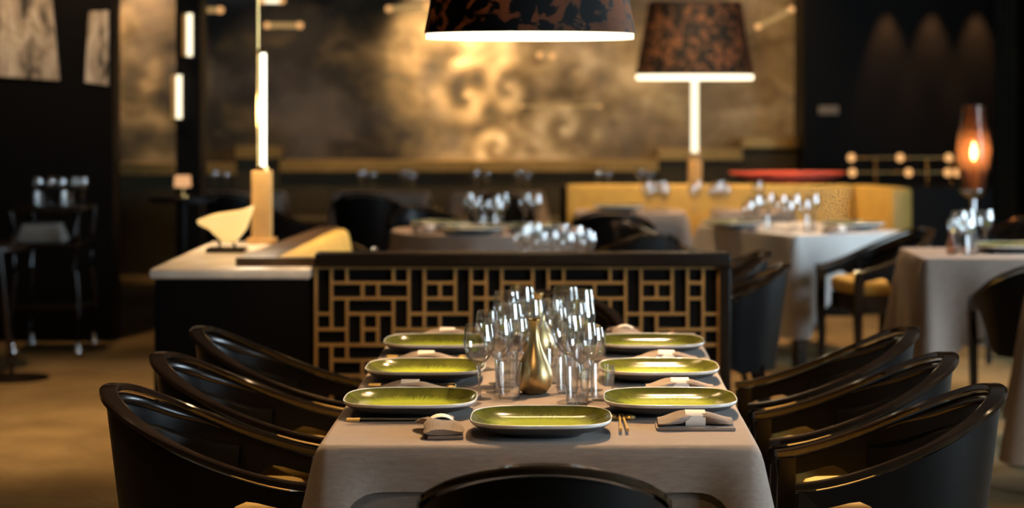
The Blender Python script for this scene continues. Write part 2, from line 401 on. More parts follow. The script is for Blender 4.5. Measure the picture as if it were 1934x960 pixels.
def make_chair():
    ch = thing('dining_chair', 'x', 'chair')
    mb = MB(); rings = []
    sec = [(-.012, -.010), (.014, -.010), (.016, -.007), (.016, .004), (.012, .008), (-.009, .008), (-.013, .004), (-.013, -.007)]
    for i in range(NU+1):
        u = -1+2*i/NU; p = Uplan(u); z = rimz(p.y); n = Unorm(u); wd = 1+.6*sm(.05, -.27, p.y)
        rings.append([p+n*(a*wd)+Vector((0, 0, z+b)) for a, b in sec])
    mb.loft(rings).build('top_rail', 'rail_wood', ch, angle=25)
    mb = MB(); rings = []
    NV = 8
    for i in range(NU+1):
        u = -1+2*i/NU
        rings.append([shell_pt(u, v/NV, .010) for v in range(NV+1)]+[shell_pt(u, v/NV, -.006) for v in range(NV, -1, -1)])
    mb.loft(rings).build('shell', 'leather', ch)
    mb = MB(); rings = []
    for i in range(NU+1):
        u = (-1+2*i/NU)*.60
        vs_ = [.17, .20, .34, .5, .7, .9, .97]; th = [.008, .022, .028, .03, .028, .022, .008]
        rings.append([shell_pt(u, v, -.006) for v in vs_]+[shell_pt(u, v, -.006-h) for v, h in zip(vs_[::-1], th[::-1])])
    mb.loft(rings).build('back_pad', 'leather', ch)
    mb = MB(); rings = []
    for i in range(NU+1):
        u = (-1+2*i/NU)*.52; hh = shell_pt(u, 0, 0).z-shell_pt(u, 1, 0).z; ed = 1-sm(.3, .52, abs(u))*.8
        rings.append([shell_pt(u, h/hh, -.005) for h in (.0, .012, .028*ed)]+[shell_pt(u, h/hh, -.006-d) for h, d in ((.028*ed, .006*ed), (.020*ed, .010*ed), (.010*ed, .009*ed), (.002, .004*ed))])
    mb.loft(rings).build('inner_band', 'lacquer', ch, angle=60)
    out = [Uplan(-.97+1.94*i/36, .78) for i in range(37)]
    for o in out: o.y = min(o.y, .235)
    cen = Vector((0, .02, 0)); rings = []
    for k, z in ((.93, .473), (1.0, .482), (1.0, .530), (.95, .545), (.82, .556), (.4, .562)):
        rings.append([cen+(o-cen)*k+Vector((0, 0, z)) for o in out])
    MB().loft(rings).build('seat_cushion', 'mustard', ch, angle=60)
    MB().loft([[cen+(o-cen)*k+Vector((0, 0, z)) for o in out] for k, z in ((.93, .375), (1.0, .385), (1.0, .468), (.97, .472))]).build('seat_frame', 'lacquer', ch)
    for s in (-1, 1):
        r = []
        for z, x, y, a, b in ((.592, .234, .236, .012, .022), (.52, .234, .238, .014, .024), (.40, .228, .242, .016, .022), (.2, .226, .238, .014, .018), (0, .228, .245, .011, .013)):
            r.append([(s*(x+i*a), y+j*b, z) for i, j in ((-1, -1), (1, -1), (1, 1), (-1, 1))])
        MB().loft(r).build('leg', 'lacquer', ch, angle=30)
    for s in (-1, 1):
        r = []
        for z, x, y, a in ((.40, .155, -.15, .019), (.25, .170, -.185, .016), (.1, .185, -.22, .013), (0, .195, -.25, .011)):
            r.append([(s*(x+i*a), y+j*a, z) for i, j in ((-1, -1), (1, -1), (1, 1), (-1, 1))])
        MB().loft(r).build('leg', 'lacquer', ch, angle=30)
    return ch
CHAIR = make_chair(); used = [0]
def chair(x, y, dx, dy, label, group='black shell dining chairs'):
    if not used[0]:
        used[0] = 1; o = CHAIR; o.location = (x, y, 0); o.rotation_euler = (0, 0, face(dx, dy)); o['label'] = label; o['group'] = group; return o
    return dup(CHAIR, (x, y, 0), face(dx, dy), label, group)

TX, TY0, TY1, TWd = -.052, 4.86, 7.08, 1.0
for y, d in ((5.40, 'first from the turned chair'), (6.05, 'in the middle of its row'), (6.70, 'beside the lattice screen')):
    chair(-.875, y, 1, 0, 'black tub chair on the counter side, '+d)
    chair(.838, y, -1, 0, 'black tub chair on the window side, '+d)
chair(-.035, 4.53, 0, 1, 'black tub chair at the long table with its back turned, facing the lattice screen')
chair(-.03, 7.66, 0, -1, 'black tub chair at the head of the long table, in front of the lattice screen')

# ------------------------------------------------------------------ tables and cloths
def cloth_rect(sx, sy, zt, drop, corner=.25, flare=.02, folds=5, amp=.01, seed=0, cflare=.05, rows=10, cw=.16):
    r = .02; hx, hy = sx/2, sy/2; pts = []
    def side(p, q, n, k):
        for i in range(k): pts.append((p+(q-p)*(i/k), n))
    segs = [((hx, -hy+r), (hx, hy-r), (1, 0)), ((hx-r, hy), (-hx+r, hy), (0, 1)), ((-hx, hy-r), (-hx, -hy+r), (-1, 0)), ((-hx+r, -hy), (hx-r, -hy), (0, -1))]
    cs = [(hx-r, hy-r, 0), (-hx+r, hy-r, PI/2), (-hx+r, -hy+r, PI), (hx-r, -hy+r, 1.5*PI)]
    for (p, q, n), (cx, cyy, a0) in zip(segs, cs):
        side(Vector(p+(0,)), Vector(q+(0,)), Vector(n+(0,)), 46)
        for i in range(8):
            a = a0+PI/2*i/8; pts.append((Vector((cx+r*math.cos(a), cyy+r*math.sin(a), 0)), Vector((math.cos(a), math.sin(a), 0))))
    N = len(pts); rings = []
    for k in (.02, .5, .9, .985): rings.append([(p.x*k, p.y*k, zt) for p, n in pts])
    for j in range(rows+1):
        tt = j/rows; ring = []
        for i, (p, n) in enumerate(pts):
            dcor = min((Vector((abs(p.x), abs(p.y), 0))-Vector((hx, hy, 0))).length, 1)
            c = math.exp(-(dcor/.07)**2); c2 = math.exp(-(dcor/cw)**2)
            ph = (p.x*1.7+p.y*2.3)
            fo = math.sin(ph*folds*2+seed)*.6+math.sin(ph*folds*3.7+seed*2.1)*.4
            off = .012*math.sin(min(1, tt*6)*PI/2)+flare*tt+amp*fo*tt*(1-c)+cflare*c*tt-.25*cflare*(c2-c)*tt
            z = zt-(.008*(1-math.cos(min(1, tt*6)*PI/2)))-tt*drop*(1+corner*c2)
            ring.append((p.x+n.x*off, p.y+n.y*off, z))
        rings.append(ring)
    rings.append([(x-pts[i][1].x*.005, y-pts[i][1].y*.005, z+.001) for i, (x, y, z) in enumerate(rings[-1])]); rings.append([(x, y, z+.02) for x, y, z in rings[-1]])
    mb = MB(); mb.loft(rings, caps=False); return mb
def table(x, y, sx, sy, rot, drop, lab, tlab, mat='taupe_cloth', inset=.09, **kw):
    t_ = thing('dining_table', tlab, 'table', (x, y, 0), rot)
    MB().box((0, 0, .73), (sx-.035, sy-.035, .035)).build('tabletop', 'wood_cap', t_, False)
    for i in (-1, 1):
        for j in (-1, 1): MB().box((i*(sx/2-inset), j*(sy/2-.09), .356), (.06, .06, .712)).build('leg', 'lacquer', t_, False)
    c = cloth_rect(sx, sy, .75, drop, **kw).build('tablecloth', mat, None, True, 60)
    c.location = (x, y, 0); c.rotation_euler = (0, 0, rot); tag(c, lab, 'tablecloth'); return t_
TYc, TL = (TY0+TY1)/2, TY1-TY0
table(TX, TYc, TWd-.012, TL-.012, 0, .50, 'long taupe under cloth hanging low below the top cloth of the long table', 'long dining table under two taupe cloths, set with green plates', 'under_cloth', corner=.05, flare=.001, amp=.030, cflare=.010, folds=2.6, seed=1.3)
oc = cloth_rect(TWd+.002, TL+.002, .7535, .097, cw=.06, corner=1.3, flare=.001, amp=.007, cflare=.05, folds=2.6, seed=1.3, rows=12).build('tablecloth', 'taupe_cloth', None, True, 60)
oc.location = (TX, TYc, 0); tag(oc, 'short taupe top cloth with hanging corners on the long table under the green plates', 'tablecloth')
ZT = .7545
# ------------------------------------------------------------------ plates
def make_plate():
    t_ = thing('plate', 'x', 'plate')
    def ring(kx, z, n=64):
        r = []
        for i in range(n):
            a = 2*PI*i/n; c, s = math.cos(a), math.sin(a); e = 2/3.2
            r.append((.168*kx*abs(c)**e*(1 if c >= 0 else -1), .160*kx*abs(s)**e*(1 if s >= 0 else -1), z))
        return r
    MB().loft([ring(k, z) for k, z in ((.58, 0), (.60, .008), (.74, .012), (.90, .020), (.985, .031), (.992, .0335), (.94, .029), (.86, .020), (.70, .0125), (.3, .011))], caps=True).build('body', 'shaded_underside', t_, angle=80)
    MB().loft([ring(k, z) for k, z in ((.980, .0308), (.998, .0335), (1.004, .0370), (1.0, .0395), (.99, .0405), (.984, .0395))], closed=True).build('rim', 'porcelain', t_, angle=80)
    top = [ring(k, z) for k, z in ((.987, .0392), (.95, .033), (.88, .0245), (.78, .0175), (.65, .0145), (.4, .0135), (.02, .0132))]
    MB().loft(top, caps=False).build('glazed_well', 'green_glaze', t_, angle=80)
    return t_
PL = make_plate(); pu = [0]; PLT = []
def plate(x, y, z, label, group='green square plates', rot=0):
    PLT.append((x, y))
    if not pu[0]:
        pu[0] = 1; PL.location = (x, y, z); PL['label'] = label; PL['group'] = group; return PL
    return dup(PL, (x, y, z), rot, label, group)
ROW = (5.36, 5.96, 6.57)
rown = ('first from the turned chair', 'second from the turned chair', 'third from the turned chair')
for y, r in zip(ROW, rown):
    plate(TX-.327, y, ZT, 'green square plate on the counter side, '+r)
    plate(TX+.328, y, ZT, 'green square plate on the window side, '+r)
plate(-.047, 5.045, ZT, 'green glazed square plate at the end of the long table before the turned chair')
plate(-.04, 6.88, ZT, 'green glazed square plate at the head of the long table by the lattice screen')
# ------------------------------------------------------------------ napkins
def make_napkin():
    t_ = thing('napkin', 'x', 'napkin')
    MB().box((0, -.012, .004), (.19, .085, .008), bev=.003).build('folded_base', 'napkin_cloth', t_)
    rings = []
    for i in range(21):
        q = -1+2*i/20; x = .09*q; a = abs(q)
        w = .048-.019*math.exp(-(q/.35)**2)-.006*sm(.85, 1, a); h = .030-.017*sm(.25, 1.0, a)
        ring = []
        for k in range(16):
            th = 2*PI*k/16; c, s = math.cos(th), math.sin(th)
            rip = 1+.12*math.sin(3*th+2.5*q)
            ring.append((x, w*c*rip+.006*q, .009+h*(.5+.5*s)*(rip if s > 0 else 1)))
        rings.append(ring)
    MB().loft(rings).build('folded_wing', 'napkin_cloth', t_)
    rings = []
    for x in (-.024, .024):
        rings.append([(x, (.033)*c-.004, .020+.023*s) for c, s in ((math.cos(2*PI*k/20), math.sin(2*PI*k/20)) for k in range(20))])
    rings2 = [[(p[0], p[1]*.93, .02+(p[2]-.02)*.93) for p in r] for r in rings[::-1]]
    MB().loft(rings+rings2, closed=True).build('band', 'pale_band', t_)
    return t_
NP = make_napkin(); nu = [0]
def napkin(x, y, z, rot, label, group='banded taupe napkins'):
    if not nu[0]:
        nu[0] = 1; NP.location = (x, y, z); NP.rotation_euler = (0, 0, rot); NP['label'] = label; NP['group'] = group; return NP
    return dup(NP, (x, y, z), rot, label, group)
for (px, y, d) in ((1312, 5.115, rown[0]), (1283, 5.685, rown[1]), (1258, 6.28, rown[2])):
    napkin((px-HX)/F*y, y, ZT, 0, 'taupe napkin in pale band by the window side plate, '+d)
for (px, y, d) in ((775, 5.64, rown[0]), (805, 6.26, rown[1]), (845, 6.86, rown[2])):
    napkin((px-HX)/F*y, y, ZT, PI, 'taupe napkin in pale band by the counter side plate, '+d)
napkin(-.288, 5.03, ZT, PI/2+.08, 'taupe napkin in a pale band seen end on, beside the plate before the turned chair')
napkin(.205, 6.93, ZT, PI/2, 'taupe napkin in a pale band beside the plate at the head of the table')
# ------------------------------------------------------------------ chopsticks and rests
def chopstick(x, y, rot, lab, gold=False, L=.235):
    t_ = thing('chopstick', lab, 'chopstick', (x, y, ZT+.010), rot, 'chopsticks on the long table')
    MB().tube([(-L/2, 0, 0), (L*.36, 0, 0)], [.0024, .0038], 8).build('shaft', 'gold' if gold else 'black_panel', t_)
    MB().tube([(L*.36, 0, 0), (L/2, 0, 0)], [.0040, .0042], 8).build('gold_end', 'gold', t_); return t_
def rest(x, y, rot, lab):
    t_ = thing('chopstick_rest', lab, 'chopstick rest', (x, y, ZT), rot, 'gold chopstick rests')
    MB().box((0, 0, .0035), (.03, .014, .007), bev=.003).build('bridge', 'gold', t_)
    for s in (-1, 1):
        MB().lathe([(0, 0), (.012, .0005), (.0155, .005), (.013, .010), (.006, .0125), (0, .013)], 20, (s*.022, 0, 0)).build('knob', 'gold', t_)
    return t_
rest(.148, 5.235, 0, 'gold bow shaped chopstick rest beside the plate before the turned chair')
for s in (-1, 1): chopstick(.150+s*.006, 5.13, -PI/2+s*.02, 'gold chopstick beside the plate before the turned chair', True)
for k, y in enumerate((5.165, 5.77, 6.375)):
    d = rown[k]
    for s in (-1, 1): chopstick(-.405, y+s*.007, PI, 'black chopstick with gold end by the counter side plate, '+d)
    rest(-.30, y, PI/2, 'gold bow chopstick rest by the counter side plate, '+d)
for k, y in enumerate((5.575, 6.175, 6.78)):
    d = rown[k]
    for s in (-1, 1): chopstick(.30, y+s*.007, 0, 'black chopstick with gold end by the window side plate, '+d)
    rest(.20, y, PI/2, 'gold bow chopstick rest by the window side plate, '+d)
# ------------------------------------------------------------------ glasses
def make_glass(name, cat, bowl, zb, H_, stem_r=.0042, foot=.034):
    t_ = thing(name, 'x', cat)
    prof = [(r*bowl, zb+(H_-zb)*q) for r, q in ((.10, 0), (.36, .06), (.62, .17), (.84, .31), (.97, .46), (1.0, .57), (.95, .78), (.85, 1.0))]
    inner = [(max(r-.0011, .001), z+(.0025 if i < 2 else 0)) for i, (r, z) in enumerate(prof)][::-1]
    mb = MB(); seg = 32
    rings = [[(r*math.cos(2*PI*j/seg), r*math.sin(2*PI*j/seg), z) for j in range(seg)] for r, z in prof+inner]
    mb.loft(rings).build('bowl', 'thin_glass', t_, angle=70)
    MB().lathe([(stem_r*1.3, .006), (stem_r*.9, .02), (stem_r*.8, zb*.5), (stem_r, zb-.012), (stem_r*1.7, zb-.001)], 14).build('stem', 'solid_glass', t_, angle=70)
    MB().lathe([(0, 0), (foot, 0), (foot, .0015), (foot*.5, .003), (stem_r*1.4, .006), (0, .0065)], 32).build('foot', 'thin_glass', t_, angle=50)
    return t_
def make_tumbler():
    t_ = thing('water_glass', 'x', 'glass')
    prof = [(.027, .0), (.0285, .003), (.0335, .092)]; inner = [(.0322, .092), (.0272, .008), (.001, .008)]
    mb = MB(); mb.loft([[(r*math.cos(2*PI*j/28), r*math.sin(2*PI*j/28), z) for j in range(28)] for r, z in prof+inner]).build('wall', 'thin_glass', t_, angle=40)
    return t_
G1 = make_glass('wine_glass', 'wine glass', .042, .088, .198); G2 = make_glass('wine_glass', 'wine glass', .034, .082, .172, foot=.03)
G3 = make_tumbler(); protos = {'L': G1, 'S': G2, 'T': G3}; gu = set()
GR = {'L': .043, 'S': .035, 'T': .0345}; placed = []; rects_ = []
def settle(x, y, r):
    for k in range(400):
        a = k*2.4; d = .0035*math.sqrt(k)*1.6; xx, yy = x+d*math.cos(a), y+d*math.sin(a)*1.3
        if all((xx-u)**2+(yy-w)**2 > (r+q+.002)**2 for u, w, q in placed) and all(abs(xx-u) > .17+r or abs(yy-w) > .162+r for u, w in rects_):
            placed.append((xx, yy, r)); return xx, yy
    print('UNSETTLED', x, y, r); placed.append((x, y, r)); return x, y
def glass(kind, x, y, z, label, group):
    x, y = settle(x, y, GR[kind])
    label = {'L': 'tall wide clear wine glass ', 'S': 'small clear wine glass ', 'T': 'straight clear water tumbler '}[kind]+label
    if kind not in gu:
        gu.add(kind); o = protos[kind]; o.location = (x, y, z); o['label'] = label; o['group'] = group; return o
    return dup(protos[kind], (x, y, z), random.random()*6, label, group)
# vase
v_ = thing('bud_vase', 'brushed brass teardrop bud vase among the glasses on the long table', 'vase', ((1009-HX)/F*5.68, 5.68, ZT))
MB().lathe([(0, 0), (.026, 0), (.034, .004), (.046, .022), (.0505, .042), (.047, .064), (.036, .090), (.024, .116), (.0155, .142), (.012, .165), (.0125, .185), (.0165, .198), (.0135, .198), (.010, .18), (.010, .12), (0, .1)], 40).build('body', 'brushed_brass', v_, angle=60)
MB().lathe([(.0150, .1955), (.0180, .1975), (.0180, .2005), (.0135, .2005), (.0125, .1975)], 32).build('lip', 'brass', v_)
v2 = dup(v_, ((1016-HX)/F*6.40, 6.40, ZT), 0, 'brushed brass teardrop bud vase deeper in the glass cluster, towards the lattice screen')

placed += [((1009-HX)/F*5.68, 5.68, .05), ((1016-HX)/F*6.40, 6.40, .05)]
lab = 'in the glass cluster down the middle of the long table'; grp = 'glasses down the long table'
pos = [('L', 905, 5.58), ('L', 952, 5.70), ('S', 936, 5.88), ('T', 948, 5.60), ('T', 956, 5.80), ('L', 1098, 5.62), ('L', 1072, 5.80), ('S', 1118, 5.74), ('T', 1090, 5.50), ('T', 1132, 5.58), ('T', 1062, 5.66), ('T', 1050, 5.88),
       ('L', 960, 6.10), ('S', 928, 6.14), ('L', 1000, 6.22), ('S', 975, 5.95), ('L', 1100, 6.16), ('S', 1065, 6.03), ('T', 1118, 6.0), ('T', 1022, 6.05),
       ('L', 945, 6.48), ('L', 985, 6.62), ('S', 965, 6.36), ('L', 1068, 6.62), ('L', 1112, 6.56), ('S', 1088, 6.40), ('S', 1036, 6.42), ('T', 1124, 6.36), ('T', 1010, 6.5), ('S', 1050, 6.24)]
rects_ += PLT
for k, px, y in pos: glass(k, (px-HX)/F*y, y, ZT, lab, grp)
# ------------------------------------------------------------------ lattice screen
SD = 8.60; U = 29.3/F*SD; sx0 = (596-HX)/F*SD; szt = CH-(506-HY)/F*SD; NC, NR = 26, 12
rects = [(0,0,1,3),(1,0,1,1),(2,0,3,1),(5,0,1,1),(6,0,1,3),(7,0,2,1),(9,0,1,3),(10,0,1,1),(11,0,1,2),(12,0,2,1),(14,0,1,2),(15,0,1,1),(16,0,3,1),(19,0,1,1),(20,0,1,3),(21,0,2,1),(23,0,1,3),(24,0,1,1),(25,0,1,3),
         (1,1,2,1),(3,1,1,1),(4,1,2,1),(7,1,1,1),(8,1,1,1),(10,1,1,1),(12,1,1,2),(13,1,1,1),(15,1,3,1),(18,1,2,1),(21,1,1,1),(22,1,1,1),(24,1,1,1),
         (1,2,1,2),(2,2,3,1),(5,2,1,2),(7,2,2,1),(10,2,1,2),(11,2,1,1),(19,2,1,2),(21,2,2,1),(24,2,1,2),
         (0,3,1,1),(2,3,1,2),(3,3,1,1),(4,3,1,2),(6,3,1,1),(7,3,1,1),(8,3,2,1),(20,3,1,1),(21,3,1,2),(22,3,2,1),(25,3,1,1),
         (0,4,2,1),(3,4,1,1),(25,4,1,1),(0,5,1,2),(1,5,1,1),(2,5,3,1),(1,6,2,1),(25,5,1,3)]
grid = [[-1]*NR for _ in range(NC)]
for i, (c, r, w, h) in enumerate(rects):
    for a in range(c, c+w):
        for b in range(r, r+h): grid[a][b] = i
rg = random.Random(3); nid = len(rects)
for r in range(NR):
    for c in range(NC):
        if grid[c][r] >= 0: continue
        opts = [(1, 1), (2, 1), (3, 1), (1, 2), (1, 3)]; rg.shuffle(opts); opts.append((1, 1))
        for w, h in opts:
            if c+w <= NC and r+h <= NR and all(grid[a][b] < 0 for a in range(c, c+w) for b in range(r, r+h)): break
        for a in range(c, c+w):
            for b in range(r, r+h): grid[a][b] = nid
        nid += 1
scr = thing('lattice_screen', 'low black screen with gilded rectangular lattice behind the long table', 'screen', (0, 0, 0))
ex = sx0+NC*U
MB().box(((sx0+ex)/2, SD+.045, (szt)/2), (ex-sx0+.02, .03, szt)).build('back_panel', 'black_panel', scr, False)
zb = szt-NR*U
MB().box(((sx0+ex)/2+.023, SD+.04, szt+.032), (ex-sx0+.05, .13, .055), bev=.006).build('top_cap', 'lacquer', scr)
MB().box((ex+.025, SD+.035, szt/2), (.045, .10, szt+.008), bev=.004).build('end_post', 'lacquer', scr)
MB().box((sx0-.018, SD+.085, .418), (.050, .05, .836)).build('end_post', 'lacquer', scr, False)
MB().box(((sx0+ex)/2, SD+.02, zb/2), (ex-sx0, .06, zb)).build('plinth', 'lacquer', scr, False)
sw = .0108; sd = .022
def slat(x0, z0, x1, z1):
    if abs(x1-x0) > abs(z1-z0): MB().box(((x0+x1)/2, SD+.019, z0), (x1-x0-sw, sd, sw)).build('slat', 'slat_gold', scr, False)
    else: MB().box((x0, SD+.019, (z0+z1)/2), (sw, sd+.004, abs(z1-z0)+sw)).build('slat', 'slat_gold', scr, False)
for c in range(0, NC+1):
    r = 0
    while r < NR:
        on = c in (0, NC) or grid[c-1][r] != grid[c][r]
        if not on: r += 1; continue
        r0 = r
        while r < NR and (c in (0, NC) or grid[c-1][r] != grid[c][r]): r += 1
        slat(sx0+c*U, szt-r0*U, sx0+c*U, szt-r*U)
for r in range(0, NR+1):
    c = 0
    while c < NC:
        def edge(c): return r in (0, NR) or grid[c][r-1] != grid[c][r]
        if not edge(c): c += 1; continue
        # break the run where an upright crosses
        c0 = c; c += 1
        while c < NC and edge(c) and r not in (0, NR) and not (grid[c-1][r-1] != grid[c][r-1] and grid[c-1][r] != grid[c][r]): c += 1
        if r in (0, NR):
            while c < NC: c += 1
        slat(sx0+c0*U, szt-r*U, sx0+c*U, szt-r*U)
# ------------------------------------------------------------------ marble counter, booth partition
cx0, cx1 = (283-HX)/F*8.55, (586-HX)/F*8.55
ct = thing('service_counter', 'black service counter with a pale marble top beside the lattice screen', 'counter', ((cx0+cx1)/2, 9.3, 0))
def ell(d): return [(cx0+d, 8.55+d), (cx1-d, 8.55+d), (cx1-d, 8.652-d*.3), (-1.335-d*.3, 8.652-d*.3), (-1.335-d*.3, 10.05-d), (cx0+d, 10.05-d)]
ct.location = (0, 0, 0)
def prism(pts, z0, z1): return MB().loft([[(x, y, z) for x, y in pts] for z in (z0, z1)])
prism(ell(.015), 0, .80).build('cabinet', 'black_panel', ct, False)
cwid = cx1-cx0
MB().loft([[(x, y, z) for x, y in ell(d)] for d, z in ((.008, .800), (.001, .806), (0, .815), (0, .832), (.003, .840), (.010, .844))]).build('marble_top', 'marble', ct, angle=50)
bp = thing('booth_partition', 'low dark partition with a brown wooden cap between counter and booth', 'partition', (0, 0, 0))
def prism(pts, z0, z1): return MB().loft([[(x, y, z) for x, y in pts] for z in (z0, z1)])
prism([(-1.325, 8.72), (-1.19, 8.72), (-1.12, 10.6), (-1.20, 10.6)], 0, .84).build('core', 'black_panel', bp, False)
prism([(-1.33, 8.665), (-.992, 8.665), (-.992, 8.72), (-1.178, 8.72), (-1.112, 10.62), (-1.205, 10.62), (-1.33, 8.72)], .84, .878).build('cap', 'wood_cap', bp, False)
bq = thing('booth_banquette', 'mustard upholstered booth seat against the brown capped partition', 'banquette', (0, 0, 0))
rings = []
for i in range(15):
    q = i/14; y = 8.76+1.86*q; xi = -1.172+.066*q; xo = xi+.06
    k = 1-.35*max(0, (q-.93)/.07)
    rings.append([(xi, y, .50), (xo+.06, y, .50), (xo+.016, y, .78*k), (xo-.0, y, .855*k), (xo-.02, y, .874*k), (xi, y, .874*k)])
MB().loft(rings).build('backrest', 'mustard', bq, angle=50)
prism([(-1.165, 8.80), (-.80, 8.80), (-.80, 10.6), (-1.10, 10.6)], .36, .497).build('seat', 'mustard', bq)
prism([(-1.16, 8.82), (-.84, 8.82), (-.84, 10.58), (-1.095, 10.58)], 0, .36).build('base', 'black_panel', bq, False)
# lit post on the counter
px_ = (495-HX)/F*9.93
lp = thing('post_lamp', 'slim lit glass tube lamp on a honey wood pedestal standing on the marble counter', 'lamp', (px_, 9.93, .845))
MB().box((0, 0, .17), (.088, .088, .34), bev=.004).build('pedestal', 'honey_wood', lp)
MB().box((0, 0, .012), (.13, .10, .024), bev=.003).build('base', 'honey_wood', lp)
MB().lathe([(0, .345), (.0125, .345), (.0125, .89), (0, .89)], 20, (.006, 0, 0)).build('glass_tube', 'tube_white', lp)
MB().lathe([(0, .34), (.024, .34), (.024, .362), (.019, .362)], 20, (.006, 0, 0)).build('collar', 'brass', lp)
MB().tube([(-.022, 0, .34), (-.022, 0, 1.75)], .008, 10).build('rod', 'brass', lp)
MB().box((-.008, 0, .90), (.05, .03, .02), bev=.003).build('clamp', 'brass', lp)
light('tube_glow', 'POINT', lp, (.006, -.09, .62), 8, (1, .85, .6), size=.1)
# paper-fold fan dish on the counter
fx = (432-HX)/F*9.45
fd = thing('alabaster_uplight', 'glowing fan shaped alabaster uplight on a small dark foot on the marble counter', 'lamp', (fx, 9.40, .845))
MB().box((.0, 0, .010), (.17, .13, .02), bev=.004).build('base', 'lacquer', fd)
for s in (-1, 1): MB().tube([(s*.035, 0, .02), (s*.03, 0, .045)], .006, 8).build('support', 'lacquer', fd)
rings = []
for z, x0, x1, y0, y1 in ((.045, -.02, .04, -.03, .03), (.10, -.075, .085, -.06, .06), (.155, -.125, .115, -.075, .075), (.172, -.13, .12, -.078, .078), (.176, -.12, .115, -.070, .070), (.11, -.07, .08, -.05, .05)):
    n = 24; rings.append([((x0+x1)/2+(x1-x0)/2*math.copysign(abs(math.cos(2*PI*k/n))**.6, math.cos(2*PI*k/n)), (y0+y1)/2+(y1-y0)/2*math.copysign(abs(math.sin(2*PI*k/n))**.6, math.sin(2*PI*k/n)), z+(.03*((x0+x1)/2+(x1-x0)/2*math.cos(2*PI*k/n))/.12 if z > .12 else 0)) for k in range(n)])
t = NT('alabaster'); nz = t.noise(t.coord(), 14, 4)
cA = t.mix(nz, (1.0, .56, .15), (1.0, .72, .30)); em = t.n('ShaderNodeEmission', i_0=cA, i_1=.62); bs = t.bsdf(Base_Color=(.45, .27, .10), Roughness=.4)
t.done(t.n('ShaderNodeAddShader', i_0=em, i_1=bs))
MB().loft(rings).build('bowl', 'alabaster', fd, angle=60)

# ------------------------------------------------------------------ lamps with damask shades
def shade_parts(root, rb, rt, z0, h, dif):
    MB().loft([[(r*math.cos(2*PI*k/64), r*math.sin(2*PI*k/64), z) for k in range(64)] for r, z in ((rb, z0), (rt, z0+h), (rt-.004, z0+h), (rb-.004, z0))], closed=True).build('shade', 'damask', root, angle=50)
    MB().loft([[(r*math.cos(2*PI*k/64), r*math.sin(2*PI*k/64), z) for k in range(64)] for r, z in ((rb-.006, z0+.01), (rb-.006, z0-dif), (rb-.014, z0-dif), (rb-.014, z0+.01))], closed=True).build('diffuser_ring', 'diffuser', root, angle=50)
    for k in range(3):
        a = k*2*PI/3; MB().tube([(0, 0, z0+h*.8), ((rt)*math.cos(a), rt*math.sin(a), z0+h*.8)], .004, 6).build('spoke', 'brass', root)
PD = 6.55; pxx = (1001-HX)/F*PD; pz = CH-(64-HY)/F*PD
pn = thing('pendant_lamp', 'large pendant lamp with a black and copper damask shade hanging over the long table', 'pendant lamp', (pxx, PD, 0))
shade_parts(pn, .327, .25, pz, .42, .016)
MB().tube([(0, 0, pz+.336), (0, 0, H-.02)], .006, 8).build('cord', 'black_panel', pn); MB().lathe([(0, H-.03), (.06, H-.03), (.06, H), (0, H)], 24).build('ceiling_rose', 'black_panel', pn)
MB().lathe([(0, pz+.18), (.03, pz+.19), (.04, pz+.22), (.03, pz+.25), (.016, pz+.28), (.016, pz+.33), (0, pz+.33)], 20).build('bulb', 'tube_warm', pn)
light('pendant_glow', 'POINT', pn, (0, 0, pz+.20), 24, WARM, size=.15)
LD = 15.42; lx = (1312-HX)/F*LD; lz = .86
fl = thing('shaded_lamp', 'tall lamp with dark damask shade on a lit post behind the mustard banquette', 'lamp', (lx, LD, lz))
zs = CH-(142-HY)/F*LD-lz; hs = 137/F*LD
shade_parts(fl, .43, .335, zs, hs, .032)
ped = CH-(288-HY)/F*LD-lz
MB().box((0, 0, ped/2), (.095, .095, ped), bev=.005).build('pedestal', 'honey_wood', fl)
MB().lathe([(0, ped), (.025, ped), (.025, zs+.05), (0, zs+.05)], 20).build('glass_tube', 'tube_warm', fl)
MB().tube([(0, 0, zs+.05), (0, 0, zs+hs*.8)], .01, 8).build('stem', 'brass', fl)
light('lamp_glow', 'POINT', fl, (0, -.06, zs+.22), 26, WARM, size=.06)

# ------------------------------------------------------------------ second plane of tables
table(-.27, 9.72, 1.18, .85, 0, .15, 'taupe cloth of the booth table behind the lattice screen', 'booth table behind the lattice screen', corner=.1, inset=.26)
bg = 'in the cluster on the booth table'; bgr = 'glasses on the booth table'
for k, px, y in (('L', 985, 9.55), ('L', 1008, 9.72), ('S', 1022, 9.5), ('L', 1060, 9.7), ('L', 1086, 9.55), ('S', 1105, 9.66), ('S', 1042, 9.6), ('S', 1072, 9.48), ('L', 992, 9.8), ('T', 1030, 9.45), ('T', 1080, 9.42), ('T', 1000, 9.44), ('S', 1112, 9.5)):
    glass(k, (px-HX)/F*y, y, .7545, bg, bgr)
for px, y, l in ((905, 9.72, 'beside the glasses towards the mustard booth seat'), (1165, 9.50, 'beside the glasses towards the shell chairs')):
    napkin((px-HX)/F*y, y, .7545, .2, 'banded taupe napkin on the booth table '+l)
t_ = thing('sugar_pot', 'shiny silver sugar pot with lid on the booth table', 'pot', ((708-HX)/F*9.42, 9.42, .7545))
MB().lathe([(0, 0), (.03, 0), (.042, .015), (.046, .04), (.036, .065), (.034, .068), (0, .068)], 28).build('body', 'chrome', t_)
MB().lathe([(.037, .068), (.03, .082), (.012, .09), (.008, .098), (.012, .105), (.006, .112), (0, .113)], 28).build('lid', 'chrome', t_)
MB().tube([(.042, 0, .055), (.065, 0, .05), (.066, 0, .03), (.044, 0, .02)], .004, 8).build('handle', 'chrome', t_)
